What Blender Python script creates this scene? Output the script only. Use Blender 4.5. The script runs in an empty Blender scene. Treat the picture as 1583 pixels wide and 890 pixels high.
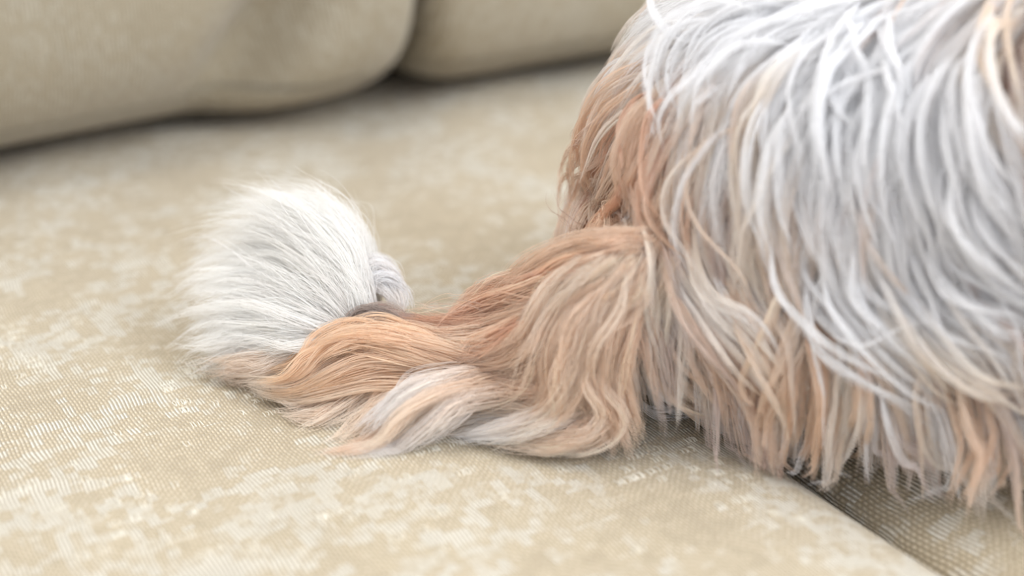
import bpy, bmesh, math, random
import numpy as np
from mathutils import Vector, Matrix
from mathutils.bvhtree import BVHTree

random.seed(5)
RNG = np.random.default_rng(5)
SC = bpy.context.scene
COL = SC.collection

# ------------------------------------------------------------------ camera
CAM_H = 0.245
PITCH = math.radians(25)
FPX = 2200.0
cam_d = bpy.data.cameras.new('camera')
cam = bpy.data.objects.new('camera', cam_d)
COL.objects.link(cam)
cam.location = (0, 0, CAM_H)
cam.rotation_euler = (math.pi / 2 - PITCH, 0, 0)
cam_d.sensor_width = 36
cam_d.lens = FPX * 36 / 1583
cam_d.clip_start = 0.01
cam_d.clip_end = 50
cam_d.dof.use_dof = True
cam_d.dof.focus_distance = 0.487
cam_d.dof.aperture_fstop = 3.7
SC.camera = cam

# ------------------------------------------------------------------ world, lights, exposure
world = bpy.data.worlds.new('world')
SC.world = world
world.use_nodes = True
world.node_tree.nodes['Background'].inputs[0].default_value = (0.93, 0.95, 1.0, 1)
world.node_tree.nodes['Background'].inputs[1].default_value = 0.78


def area(name, loc, target, size, power, colour):
    ld = bpy.data.lights.new(name, 'AREA')
    ld.shape = 'RECTANGLE'
    ld.size, ld.size_y = size
    ld.energy = power
    ld.color = colour
    o = bpy.data.objects.new(name, ld)
    COL.objects.link(o)
    o.location = loc
    o.rotation_euler = (Vector(target) - Vector(loc)).to_track_quat('-Z', 'Y').to_euler()
    return o


area('window_daylight', (1.5, 0.1, 1.35), (0.0, 0.45, 0), (1.4, 1.5), 24, (0.90, 0.95, 1.0))
area('ceiling_light', (-0.7, 0.7, 1.9), (0.0, 0.45, 0), (1.2, 1.2), 15, (1.0, 0.95, 0.88))

SC.view_settings.view_transform = 'Standard'
SC.view_settings.look = 'None'
SC.view_settings.exposure = 0.72
SC.view_settings.gamma = 1.0
SC.view_settings.use_curve_mapping = False
SC.cycles.max_bounces = 12
SC.cycles.transmission_bounces = 10
SC.cycles.glossy_bounces = 6
SC.cycles.use_denoising = True

# ------------------------------------------------------------------ helpers
fwd = np.array([0, math.cos(PITCH), -math.sin(PITCH)])
rgt = np.array([1.0, 0, 0])
upv = np.cross(rgt, fwd)
ORIG = np.array([0, 0, CAM_H])


def ray(px, py):
    return rgt * (px - 791.5) / FPX + upv * (445 - py) / FPX + fwd


def at(px, py, z=0.0):
    """the point at height z that the photograph shows at this pixel"""
    d = ray(px, py)
    return ORIG + d * ((z - CAM_H) / d[2])


def tag(o, label=None, cat=None, group=None, kind=None):
    if label: o['label'] = label
    if cat: o['category'] = cat
    if group: o['group'] = group
    if kind: o['kind'] = kind
    return o


def empty(name, loc=(0, 0, 0)):
    o = bpy.data.objects.new(name, None)
    COL.objects.link(o)
    o.empty_display_size = 0.05
    o.location = loc
    return o


def link_mesh(name, verts, faces, mat, parent=None, uv=None, smooth=True):
    me = bpy.data.meshes.new(name)
    me.from_pydata([tuple(v) for v in verts], [], faces)
    me.update()
    if uv is not None:
        lay = me.uv_layers.new(name='weave')
        idx = np.empty(len(me.loops), dtype=np.int32)
        me.loops.foreach_get('vertex_index', idx)
        lay.data.foreach_set('uv', np.asarray(uv, dtype=np.float32)[idx].ravel())
    if smooth:
        me.polygons.foreach_set('use_smooth', [True] * len(me.polygons))
    me.materials.append(mat)
    o = bpy.data.objects.new(name, me)
    COL.objects.link(o)
    if parent: o.parent = parent
    return o


class NT:
    """a small node tree builder"""
    def __init__(self, name):
        self.m = bpy.data.materials.new(name)
        self.m.use_nodes = True
        self.t = self.m.node_tree
        self.t.nodes.clear()
        self.out = self.t.nodes.new('ShaderNodeOutputMaterial')

    def n(self, kind, **kw):
        nd = self.t.nodes.new(kind)
        for k, v in kw.items():
            if k in ('operation', 'blend_type', 'data_type', 'attribute_name', 'noise_dimensions', 'model', 'parametrization', 'uv_map', 'attribute_type', 'interpolation_type'):
                setattr(nd, k, v)
        return nd

    def link(self, a, b): self.t.links.new(a, b)

    def math(self, op, a, b=None, c=None, clamp=False):
        nd = self.t.nodes.new('ShaderNodeMath')
        nd.operation = op
        nd.use_clamp = clamp
        for i, x in enumerate((a, b, c)):
            if x is None: continue
            if isinstance(x, (int, float)): nd.inputs[i].default_value = x
            else: self.link(x, nd.inputs[i])
        return nd.outputs[0]

    def mix(self, f, a, b, mode='MIX'):
        nd = self.t.nodes.new('ShaderNodeMix')
        nd.data_type = 'RGBA'
        nd.blend_type = mode
        for s, x in ((nd.inputs[0], f), (nd.inputs[6], a), (nd.inputs[7], b)):
            if isinstance(x, (int, float)): s.default_value = x
            elif isinstance(x, tuple): s.default_value = (*x, 1)
            else: self.link(x, s)
        return nd.outputs[2]

    def smooth(self, x, lo, hi):
        nd = self.t.nodes.new('ShaderNodeMapRange')
        nd.interpolation_type = 'SMOOTHSTEP'
        self.link(x, nd.inputs[0])
        nd.inputs[1].default_value = lo
        nd.inputs[2].default_value = hi
        return nd.outputs[0]


def weave_material(name, tan, dark, light, pitch_u, pitch_v, patch, bump):
    """woven chenille upholstery: tan ground weave with blocky floats of pale yarn"""
    T = NT(name)
    uvn = T.n('ShaderNodeUVMap', uv_map='weave')
    # the yarns wander a little
    nz = T.n('ShaderNodeTexNoise')
    T.link(uvn.outputs[0], nz.inputs['Vector'])
    nz.inputs['Scale'].default_value = 45
    nz.inputs['Detail'].default_value = 1
    vm = T.n('ShaderNodeVectorMath', operation='MULTIPLY_ADD')
    T.link(nz.outputs['Color'], vm.inputs[0])
    vm.inputs[1].default_value = (0.0035, 0.0035, 0)
    T.link(uvn.outputs[0], vm.inputs[2])
    sp = T.n('ShaderNodeSeparateXYZ')
    T.link(vm.outputs[0], sp.inputs[0])
    u, v = sp.outputs[0], sp.outputs[1]
    su = T.math('SINE', T.math('MULTIPLY', u, 2 * math.pi / pitch_u))
    iu = T.math('FLOOR', T.math('DIVIDE', T.math('ADD', u, pitch_u * .25), pitch_u))
    # alternate yarns pass over and under
    odd = T.math('MULTIPLY', T.math('MODULO', iu, 2.0), math.pi)
    wt = T.n('ShaderNodeTexWhiteNoise', noise_dimensions='1D')
    T.link(iu, wt.inputs['W'])
    yarn = wt.outputs[0]                      # every yarn has its own thickness, shade and phase
    odd = T.math('ADD', odd, T.math('MULTIPLY', yarn, 2.2))
    sv = T.math('SINE', T.math('ADD', T.math('MULTIPLY', v, 2 * math.pi / pitch_v), odd))
    thr_u = T.math('MULTIPLY_ADD', su, .5, .5)
    thr_v = T.math('MULTIPLY_ADD', sv, .5, .5)
    ground = T.math('MULTIPLY', T.math('POWER', thr_u, .8), T.math('MULTIPLY_ADD', thr_v, .75, .25))
    ln_ = T.n('ShaderNodeTexNoise')
    cbl = T.n('ShaderNodeCombineXYZ')
    T.link(T.math('MULTIPLY', iu, 7.3), cbl.inputs[0]); T.link(T.math('MULTIPLY', v, 190), cbl.inputs[1])
    T.link(cbl.outputs[0], ln_.inputs['Vector'])
    ln_.inputs['Scale'].default_value = 1.0
    ground = T.math('MULTIPLY', ground, T.math('MULTIPLY_ADD', ln_.outputs[0], 1.5, .45), clamp=True)

    def cells(cu, cv, seed):
        cu_ = T.math('FLOOR', T.math('DIVIDE', u, cu))
        # each column of the pattern is staggered
        wn0 = T.n('ShaderNodeTexWhiteNoise', noise_dimensions='1D')
        T.link(T.math('ADD', cu_, seed), wn0.inputs['W'])
        cv_ = T.math('FLOOR', T.math('DIVIDE', T.math('MULTIPLY_ADD', wn0.outputs[0], cv, v), cv))
        cb = T.n('ShaderNodeCombineXYZ')
        T.link(cu_, cb.inputs[0]); T.link(cv_, cb.inputs[1])
        cb.inputs[2].default_value = seed
        wn = T.n('ShaderNodeTexWhiteNoise', noise_dimensions='3D')
        T.link(cb.outputs[0], wn.inputs['Vector'])
        return wn.outputs[0]

    big = T.n('ShaderNodeTexNoise')
    T.link(uvn.outputs[0], big.inputs['Vector'])
    big.inputs['Scale'].default_value = 17
    big.inputs['Detail'].default_value = 3
    bigf = big.outputs[0]
    c1 = cells(pitch_u * patch[0], pitch_v * patch[1], 3.0)
    c2 = cells(pitch_u * patch[0] * .5, pitch_v * patch[1] * .6, 9.0)
    ragged = T.math('MULTIPLY', T.math('SUBTRACT', ln_.outputs[0], .5), .45)
    val = T.math('ADD', T.math('MULTIPLY', c1, .42), T.math('ADD', T.math('MULTIPLY', c2, .40), T.math('MULTIPLY', T.math('SUBTRACT', bigf, .5), 1.5)))
    val = T.math('ADD', T.math('ADD', val, .09), ragged)
    pale = T.smooth(val, .43, .76)
    floats = T.math('MULTIPLY', pale, T.math('MULTIPLY_ADD', thr_u, .9, .1))
    deep = T.smooth(val, .36, .05)
    colr = T.mix(ground, dark, tan)
    colr = T.mix(T.math('MULTIPLY', deep, .45), colr, dark)
    colr = T.mix(floats, colr, light)
    fz = T.n('ShaderNodeTexNoise')
    T.link(uvn.outputs[0], fz.inputs['Vector'])
    fz.inputs['Scale'].default_value = 900
    fz.inputs['Detail'].default_value = 2
    colr = T.mix(T.math('MULTIPLY', fz.outputs[0], .22), colr, light)
    h = T.math('ADD', ground, T.math('ADD', T.math('MULTIPLY', floats, 1.1), T.math('MULTIPLY', fz.outputs[0], .5)))
    bp = T.n('ShaderNodeBump')
    bp.inputs['Strength'].default_value = 1.0
    bp.inputs['Distance'].default_value = bump
    T.link(h, bp.inputs['Height'])
    b = T.n('ShaderNodeBsdfPrincipled')
    T.link(colr, b.inputs['Base Color'])
    T.link(bp.outputs[0], b.inputs['Normal'])
    b.inputs['Roughness'].default_value = .8
    b.inputs['Sheen Weight'].default_value = .25
    b.inputs['Sheen Roughness'].default_value = .5
    T.link(b.outputs[0], T.out.inputs[0])
    return T.m


def plain(name, colour, rough=.7, noise=0.0, scale=40):
    T = NT(name)
    b = T.n('ShaderNodeBsdfPrincipled')
    b.inputs['Roughness'].default_value = rough
    nz = T.n('ShaderNodeTexNoise')
    nz.inputs['Scale'].default_value = scale
    c2 = tuple(c * (1 - noise) for c in colour)
    T.link(T.mix(nz.outputs[0], colour, c2), b.inputs['Base Color'])
    T.link(b.outputs[0], T.out.inputs[0])
    return T.m


def hair_material():
    T = NT('dog_hair')
    at_ = T.n('ShaderNodeAttribute', attribute_name='hair_colour')
    # each hair: pigmented body that scatters and lets light through, with a soft sheen
    df = T.n('ShaderNodeBsdfDiffuse')
    T.link(at_.outputs['Color'], df.inputs['Color'])
    tr = T.n('ShaderNodeBsdfTranslucent')
    T.link(at_.outputs['Color'], tr.inputs['Color'])
    m1 = T.n('ShaderNodeMixShader'); m1.inputs[0].default_value = .38
    T.link(df.outputs[0], m1.inputs[1]); T.link(tr.outputs[0], m1.inputs[2])
    hr = T.n('ShaderNodeBsdfHair')
    hr.component = 'Reflection'
    hr.inputs['Color'].default_value = (.95, .97, 1, 1)
    hr.inputs['RoughnessU'].default_value = .28
    hr.inputs['RoughnessV'].default_value = .6
    m2 = T.n('ShaderNodeMixShader'); m2.inputs[0].default_value = .10
    T.link(m1.outputs[0], m2.inputs[1]); T.link(hr.outputs[0], m2.inputs[2])
    T.link(m2.outputs[0], T.out.inputs[0])
    return T.m


SEAT_FAB = weave_material('seat_fabric', (.57, .475, .325), (.28, .215, .125), (.80, .76, .655), .00125, .0027, (6, 2.3), .00035)
BACK_FAB = weave_material('back_fabric', (.39, .33, .235), (.27, .225, .15), (.46, .41, .315), .0019, .0019, (2, 3), .0003)
SKIN = plain('dog_skin', (.34, .225, .185), .6, .3, 60)
HAIR = hair_material()

# ------------------------------------------------------------------ sofa frame of reference
PHI = math.radians(31.5)
EU = np.array([math.cos(PHI), math.sin(PHI)])       # along the back
EV = np.array([math.sin(PHI), -math.cos(PHI)])      # towards the front edge
O2 = np.array([-.262, .690])                         # foot of the back cushion, left of the picture
SEAM = .159


def uv2xy(u, v): return O2 + EU * u + EV * v


def xy2uv(x, y):
    dx, dy = x - O2[0], y - O2[1]
    return dx * EU[0] + dy * EU[1], dx * EV[0] + dy * EV[1]


U0, U1 = -.62, .92
V0, V1 = -.16, .60


def edge_drop(d, r):
    """how far the top of a cushion falls at distance d from its edge"""
    t = np.clip((r - d) / r, 0, 1)
    return r * (1 - np.sqrt(np.maximum(1 - t * t, 0)))


VS = .365          # the corner of the second cushion, hidden under the dog
GAP = .0032


def seat_z(u, v):
    u = np.asarray(u, float); v = np.asarray(v, float)
    a, b = u - SEAM, v - VS
    inB = (a > 0) & (b > 0)
    dB = np.minimum(a, b) - GAP
    dA = np.where((a > 0) | (b > 0), np.maximum(-a, -b), np.hypot(np.minimum(a, 0), np.minimum(b, 0))) - GAP
    d = np.where(inB, dB, dA)
    z = -edge_drop(np.maximum(d, 0), .020) * .8
    z = np.where(inB, -edge_drop(np.maximum(d, 0), .034) * .55, z)
    z = z - edge_drop(np.maximum(V1 - v, 0), .05)
    # wide soft dents and swells of the filling
    z = z + .0022 * np.sin(u * 23 + 1.0) * np.sin(v * 19 + .4) + .0012 * np.sin(u * 51 + v * 33)
    # the cushions sag a little towards the seam
    z = z - .004 * np.exp(-(d / .03) ** 2)
    return np.where(inB, z - .003, z)


def floor_z(x, y):
    u, v = xy2uv(x, y)
    return np.maximum(seat_z(u, v), -.007)     # hair bridges the seam


# ------------------------------------------------------------------ the room and the sofa
floor_m = plain('oak_floor', (.30, .20, .12), .45, .4, 6)
wall_m = plain('wall_paint', (.62, .59, .54), .9, .05, 3)
o = link_mesh('floor', [(-4, -4, -.46), (4, -4, -.46), (4, 4, -.46), (-4, 4, -.46)], [(0, 1, 2, 3)], floor_m, smooth=False)
tag(o, kind='structure')
wb = [uv2xy(-3.2, -.62), uv2xy(3.2, -.62)]
o = link_mesh('wall_back', [(*wb[0], -.46), (*wb[1], -.46), (*wb[1], 2.1), (*wb[0], 2.1)], [(0, 1, 2, 3)], wall_m, smooth=False)
tag(o, kind='structure')


def soft_box(name, u0, u1, v0, v1, z0, z1, mat, parent, r=.03):
    bm = bmesh.new()
    bmesh.ops.create_cube(bm, size=1)
    for vert in bm.verts:
        u = u0 + (vert.co.x + .5) * (u1 - u0)
        v = v0 + (vert.co.y + .5) * (v1 - v0)
        p = uv2xy(u, v)
        vert.co = (p[0], p[1], z0 + (vert.co.z + .5) * (z1 - z0))
    bmesh.ops.bevel(bm, geom=bm.edges[:], offset=r, segments=4, profile=.6, affect='EDGES')
    bmesh.ops.recalc_face_normals(bm, faces=bm.faces[:])
    uvl = bm.loops.layers.uv.new('weave')
    for f in bm.faces:
        f.smooth = True
        n = f.normal
        for l in f.loops:
            a, b = xy2uv(l.vert.co.x, l.vert.co.y)
            l[uvl].uv = (a, b) if abs(n.z) > .7 else ((a + b), l.vert.co.z)
    me = bpy.data.meshes.new(name)
    bm.to_mesh(me); bm.free()
    me.materials.append(mat)
    ob = bpy.data.objects.new(name, me)
    COL.objects.link(ob)
    if parent: ob.parent = parent
    return ob


sofa = empty('sofa')
tag(sofa, 'beige woven fabric sofa frame under and behind the loose cushions', 'sofa')
soft_box('seat_base', U0, U1, -.24, V1 - .015, -.36, -.150, BACK_FAB, sofa, .02)
soft_box('backrest', U0, U1, -.40, -.245, -.36, .42, BACK_FAB, sofa, .04)
soft_box('armrest', U0 - .17, U0 - .003, -.40, V1, -.36, .16, BACK_FAB, sofa, .04)
soft_box('armrest', U1 + .003, U1 + .17, -.40, V1, -.36, .16, BACK_FAB, sofa, .04)
leg_m = plain('dark_wood', (.06, .035, .02), .4, .3, 30)
for lu, lv in ((U0 - .12, -.34), (U1 + .12, -.34), (U0 - .12, V1 - .08), (U1 + .12, V1 - .08)):
    soft_box('leg', lu - .025, lu + .025, lv - .025, lv + .025, -.46, -.361, leg_m, sofa, .006)


def seat_cushion(name, part, label):
    """a box cushion: fine top sheet with rounded borders, sides and underside"""
    rim = .020 * (1 - np.cos(np.linspace(0, 1, 12) * math.pi / 2))
    us = np.unique(np.round(np.concatenate([np.arange(U0, U1 + .001, .005), SEAM - GAP - rim, SEAM + GAP + rim]), 5))
    vs = np.unique(np.round(np.concatenate([np.arange(V0, V1 + .001, .005), VS - GAP - rim, VS + GAP + rim]), 5))
    us = us[(us <= SEAM - GAP + 1e-6) | (us >= SEAM + GAP - 1e-6)]
    vs = vs[(vs <= VS - GAP + 1e-6) | (vs >= VS + GAP - 1e-6)]
    mu, mv = (us[:-1] + us[1:]) / 2, (vs[:-1] + vs[1:]) / 2
    MU, MV = np.meshgrid(mu, mv, indexing='ij')
    if part == 'B':
        keep = (MU > SEAM + GAP) & (MV > VS + GAP)
    else:
        keep = (MU < SEAM - GAP) | (MV < VS - GAP)
    UU, VV = np.meshgrid(us, vs, indexing='ij')
    eps = 1e-5
    uq = np.where(np.abs(UU - SEAM) < GAP + 1e-4, UU + (eps if part == 'B' else -eps), UU)
    ZZ = seat_z(uq, VV)
    P = O2[None, None, :] + UU[..., None] * EU + VV[..., None] * EV
    bm = bmesh.new()
    uvl = bm.loops.layers.uv.new('weave')
    vm = {}

    def gv(i, j):
        if (i, j) not in vm:
            vm[(i, j)] = bm.verts.new((P[i, j, 0], P[i, j, 1], ZZ[i, j]))
        return vm[(i, j)]
    for i, j in np.argwhere(keep):
        i, j = int(i), int(j)
        f = bm.faces.new((gv(i, j), gv(i, j + 1), gv(i + 1, j + 1), gv(i + 1, j)))
        f.smooth = True
    edges = [e for e in bm.edges if len(e.link_faces) == 1]
    for zz in (-.06, -.146):
        r = bmesh.ops.extrude_edge_only(bm, edges=edges)['geom']
        vv = [g for g in r if isinstance(g, bmesh.types.BMVert)]
        for q in vv: q.co.z = zz
        edges = [g for g in r if isinstance(g, bmesh.types.BMEdge) and all(x in vv for x in g.verts) and len(g.link_faces) == 1]
    bmesh.ops.contextual_create(bm, geom=edges)
    bmesh.ops.recalc_face_normals(bm, faces=bm.faces[:])
    for f in bm.faces:
        f.smooth = len(f.verts) == 4
        for l in f.loops:
            a, b = xy2uv(l.vert.co.x, l.vert.co.y)
            k = min(0, l.vert.co.z + .02)
            l[uvl].uv = (a + k * .7, b + k * .7)
    me = bpy.data.meshes.new(name)
    bm.to_mesh(me); bm.free()
    me.materials.append(SEAT_FAB)
    ob = bpy.data.objects.new(name, me)
    COL.objects.link(ob)
    return tag(ob, label, 'cushion', 'sofa seat cushions')


seatA = seat_cushion('seat_cushion', 'A', 'large beige woven seat cushion under the dog tail, filling the left of the picture')
seatB = seat_cushion('seat_cushion', 'B', 'beige woven seat cushion under the dog body, beyond the seam at lower right')


def back_cushion(name, u0, u1, dv, label, folds, seed, sq=.10):
    """plump loose pillow: a super-ellipsoid leaning on the backrest with soft folds"""
    nu, nw = 150, 110
    verts, uvs = [], []
    H, T = .44, .24
    cu, hu = (u0 + u1) / 2, (u1 - u0) / 2

    def spow(x, p): return math.copysign(abs(x) ** p, x)
    for i in range(nu + 1):
        a = -math.pi / 2 + math.pi * i / nu
        for j in range(nw):
            b = 2 * math.pi * j / nw
            pu = spow(math.sin(a), sq)
            ring = abs(math.cos(a)) ** (sq * 1.1)
            pz = spow(math.sin(b), .22) * ring
            pv = spow(math.cos(b), .62) * ring ** 1.2
            u = cu + hu * pu
            z = H / 2 + H / 2 * pz
            v = dv + T / 2 * pv
            # folds deepen towards the front and the foot
            if pv > -.2:
                for fu, fz, ang, wdt, dep in folds:
                    du = (u - fu) * math.cos(ang) + (z - fz) * math.sin(ang)
                    dz = -(u - fu) * math.sin(ang) + (z - fz) * math.cos(ang)
                    v -= dep * math.exp(-(du / wdt) ** 2) * math.exp(-(dz / .075) ** 2)
            v += .006 * math.sin(u * 19 + seed) * math.sin(z * 23 + seed * 2)
            v -= .10 * (z - .05) * 1.2            # leans back
            z += .012 * math.sin(u * 14 + seed) * max(0, -pz) * ring * 0
            p = uv2xy(u, v)
            verts.append((p[0], p[1], z + .0035))
            uvs.append((u, z + .3 * pv * 0 + (v if pz * pz > .8 else 0)))
    faces = []
    for i in range(nu):
        for j in range(nw):
            j2 = (j + 1) % nw
            faces.append((i * nw + j, (i + 1) * nw + j, (i + 1) * nw + j2, i * nw + j2))
    ob = link_mesh(name, verts, faces, BACK_FAB, uv=uvs)
    bm = bmesh.new(); bm.from_mesh(ob.data)
    bmesh.ops.remove_doubles(bm, verts=bm.verts[:], dist=1e-5)
    bmesh.ops.recalc_face_normals(bm, faces=bm.faces[:])
    bm.to_mesh(ob.data); bm.free()
    return tag(ob, label, 'cushion', 'sofa back cushions')


back_cushion('back_cushion', U0, .213, -.042, 'plump beige back cushion at upper left with soft folds',
             [(.118, .045, -.75, .022, .045), (-.05, .15, .5, .03, .010), (.15, .13, -.4, .025, .010)], 1.0)
back_cushion('back_cushion', .219, U1, -.040, 'plump beige back cushion behind the dog, right of the folded one',
             [(.30, .10, .3, .03, .008)], 2.4, .07)

# ------------------------------------------------------------------ the dog: one continuous body
TAIL = [at(1000, 430, .050), at(920, 440, .044), at(840, 475, .034), at(750, 505, .026), at(670, 520, .020), at(610, 505, .020), at(565, 478, .026)]
TAIL_R = [.015, .012, .0105, .009, .008, .0075, .006]


def ellipsoid(bm, c, r, rz=0.0, ry=0.0):
    mat = Matrix.Translation(c) @ Matrix.Rotation(rz, 4, 'Z') @ Matrix.Rotation(ry, 4, 'Y') @ Matrix.Diagonal((*r, 1))
    bmesh.ops.create_uvsphere(bm, u_segments=28, v_segments=18, radius=1, matrix=mat)


bm = bmesh.new()
for c, r, rz, ry in [
    ((.116, .474, .073), (.080, .080, .071), 0, 0),          # rump
    ((.119, .468, .036), (.096, .077, .054), -.35, 0),        # haunches spread on the cushion
    ((.190, .462, .086), (.100, .090, .080), -.1, 0),        # loin
    ((.240, .422, .046), (.080, .060, .056), -.2, 0),        # flank
    ((.300, .455, .090), (.110, .082, .080), -.1, 0),        # ribs
    ((.400, .440, .095), (.080, .070, .078), -.1, 0),        # chest
    ((.168, .426, .042), (.092, .052, .054), -.5, 0),       # near thigh
    ((.215, .405, .022), (.050, .018, .018), -.5, 0),        # near hind foot
    ((.130, .535, .045), (.060, .035, .042), .3, 0),         # far thigh
    ((.455, .415, .110), (.055, .045, .055), -.4, -.5),      # neck
    ((.515, .385, .105), (.045, .042, .042), -.4, 0),        # head
    ((.555, .368, .092), (.026, .022, .018), -.4, 0),        # muzzle
    ((.500, .425, .085), (.018, .010, .034), 0, 0),          # ears
    ((.490, .345, .085), (.018, .010, .034), 0, 0),
    ((.440, .375, .020), (.070, .018, .018), -.4, 0),        # forelegs
    ((.460, .455, .020), (.070, .018, .018), -.2, 0),
]:
    ellipsoid(bm, c, r, rz, ry)
for i in range(len(TAIL) - 1):
    for k in range(5):
        t = k / 5
        p = TAIL[i] * (1 - t) + TAIL[i + 1] * t
        rr = TAIL_R[i] * (1 - t) + TAIL_R[i + 1] * t
        bmesh.ops.create_icosphere(bm, subdivisions=2, radius=rr, matrix=Matrix.Translation(p))
me = bpy.data.meshes.new('tmp')
bm.to_mesh(me); bm.free()
tmp = bpy.data.objects.new('tmp', me)
COL.objects.link(tmp)
md = tmp.modifiers.new('r', 'REMESH'); md.mode = 'VOXEL'; md.voxel_size = .0035
md = tmp.modifiers.new('s', 'SMOOTH'); md.factor = .6; md.iterations = 8
dg = bpy.context.evaluated_depsgraph_get()
me2 = bpy.data.meshes.new_from_object(tmp.evaluated_get(dg))
bpy.data.objects.remove(tmp)
# rest the belly on the cushion
co = np.empty(len(me2.vertices) * 3); me2.vertices.foreach_get('co', co); co = co.reshape(-1, 3)
co[:, 2] = np.maximum(co[:, 2], floor_z(co[:, 0], co[:, 1]) + .0012)
me2.vertices.foreach_set('co', co.ravel()); me2.update()
me2.polygons.foreach_set('use_smooth', [True] * len(me2.polygons))
me2.materials.clear(); me2.materials.append(SKIN)
me2.name = 'body'
dog = empty('dog', (.2, .45, 0))
tag(dog, 'small long-haired white and tan dog lying on the sofa with its tail stretched out', 'dog')
body = bpy.data.objects.new('body', me2)
COL.objects.link(body)
body.parent = dog
body.location = (-.2, -.45, 0)
BVH = BVHTree.FromPolygons([tuple(c) for c in co], [tuple(p.vertices) for p in me2.polygons])

# ------------------------------------------------------------------ coat
WHITE = np.array([.93, .925, .93]); CREAM = np.array([.90, .79, .67]); TAN = np.array([.82, .615, .455])
RUST = np.array([.70, .41, .265]); TAUPE = np.array([.70, .58, .52]); GREY = np.array([.68, .64, .62])


def unit(a): return a / np.maximum(np.linalg.norm(a, axis=-1, keepdims=True), 1e-9)


# flow of the coat as read from the photograph: pixel, direction in the picture, white share 0-1, tan share 0-1 (rest taupe), length cm
FLOW = [
    (1020, 75, -.8, .7, 1, 0, 3.2), (1012, 105, -.7, .8, 1, .0, 3.0), (988, 150, -.55, 1, 1, .0, 2.8), (1000, 190, -.5, 1, .4, .45, 2.8), (968, 190, -.45, 1, .7, .2, 2.8), (958, 235, -.4, 1, .2, .7, 2.8), (935, 270, -.35, 1, .15, .75, 3), (928, 330, -.2, 1, .1, .7, 2.6),
    (1000, 130, -.6, .9, .45, .5, 3.2), (985, 200, -.5, 1, .25, .65, 3.4), (960, 270, -.5, 1, .15, .75, 3.4), (940, 330, -.4, 1, .1, .85, 3.4),
    (1025, 230, -.25, 1, .15, .8, 3.6), (1040, 300, 0, 1, .12, .85, 3.6), (1000, 340, -.2, 1, .1, .85, 3.6), (1060, 360, .2, 1, .35, .5, 3.6),
    (1060, 90, -.9, .65, 1, 0, 3), (1070, 150, -.5, 1, .9, .1, 2.8), (1110, 50, -1, .45, 1, 0, 3.4), (1140, 110, -.75, .8, 1, 0, 3.4),
    (1110, 200, -.25, 1, .6, .12, 3.6), (1150, 260, -.1, 1, .6, .15, 3.8), (1110, 300, 0, 1, .55, .15, 3.8), (1180, 40, -1, .4, 1, 0, 3.6),
    (1200, 120, -.7, .75, 1, 0, 4), (1180, 200, -.3, 1, .9, .05, 4), (1200, 300, -.05, 1, .85, .05, 4.2), (1260, 60, -1, .6, .98, 0, 4),
    (1290, 130, -.6, .9, 1, 0, 4.2), (1260, 220, -.3, 1, 1, 0, 4.4), (1280, 320, 0, 1, .97, 0, 4.4), (1350, 60, -.9, .6, .98, 0, 4.2),
    (1380, 150, -.45, 1, 1, 0, 4.6), (1350, 240, -.15, 1, 1, 0, 4.6), (1370, 340, .1, 1, 1, 0, 4.6), (1450, 60, -.6, .7, .97, .03, 4.4),
    (1460, 170, -.1, 1, 1, 0, 4.6), (1450, 290, .15, 1, 1, 0, 4.6), (1520, 60, -.6, .6, .7, .15, 4.4), (1540, 150, .05, 1, .8, .1, 4.4),
    (1530, 270, .3, 1, .9, .05, 4.6), (1575, 120, .2, 1, .45, .3, 4), (1575, 230, .4, 1, .6, .25, 4.2), (1560, 370, .6, 1, 1, 0, 4.4),
    (1020, 420, .2, 1, .5, .3, 3.6), (1080, 430, .45, 1, .5, .25, 3.8), (1010, 500, .35, 1, .55, .15, 3.6), (1060, 520, .5, 1, .65, .2, 3.8),
    (1130, 400, .25, 1, .5, .25, 3.8), (1120, 490, .6, 1, .6, .2, 3.8), (1180, 480, .55, 1, .45, .2, 3.8), (1060, 600, .7, .9, .5, .2, 2.2),
    (1130, 600, .7, 1, .5, .3, 2.2), (1180, 640, .6, 1, .4, .4, 2.2), (1200, 400, .15, 1, .6, .2, 4), (1240, 450, .0, 1, .55, .35, 4),
    (1240, 540, -.1, 1, .32, .38, 3.6), (1220, 640, -.1, 1, .35, .35, 2.3), (1300, 430, .25, 1, .9, .05, 4.2), (1310, 520, .5, 1, .6, .3, 3.8),
    (1300, 600, -.1, 1, .42, .25, 3.4), (1290, 680, -.15, 1, .42, .3, 2.0), (1370, 430, .4, 1, 1, 0, 4.2), (1400, 520, .75, 1, .8, .1, 3.8),
    (1380, 610, .35, 1, .5, .2, 3.4), (1370, 690, .3, 1, .5, .25, 2.1), (1450, 420, .5, 1, 1, 0, 4.4), (1480, 510, .9, .9, .9, .05, 4),
    (1460, 600, .5, 1, .5, .2, 3.6), (1450, 700, .2, 1, .45, .3, 2.3), (1550, 460, .9, .8, .95, 0, 4.2), (1560, 560, .8, .9, .75, .15, 4),
    (1540, 640, .2, 1, .5, .25, 3.6), (1540, 720, -.3, 1, .45, .3, 3),
]


def cast(px, py):
    d = Vector(ray(px, py)).normalized()
    h = BVH.ray_cast(Vector(ORIG), d)
    return h


cp, cd, cw = [], [], []
for px, py, dx, dy, w, tn, ln in FLOW:
    hit = cast(px, py)
    if hit[0] is None:
        continue
    p, n = np.array(hit[0]), np.array(hit[1])
    m = math.hypot(dx, dy)
    r2 = ray(px + dx / m * 6, py + dy / m * 6)
    den = r2 @ n
    q = ORIG + r2 * (((p - ORIG) @ n) / den) if abs(den) > .12 * np.linalg.norm(r2) else p + (rgt * dx - upv * dy) * .001
    t = q - p
    t = t - n * (t @ n)
    cp.append(p); cd.append(unit(t)); cw.append((w, tn, ln))
print('flow controls', len(cp), 'of', len(FLOW))
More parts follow.
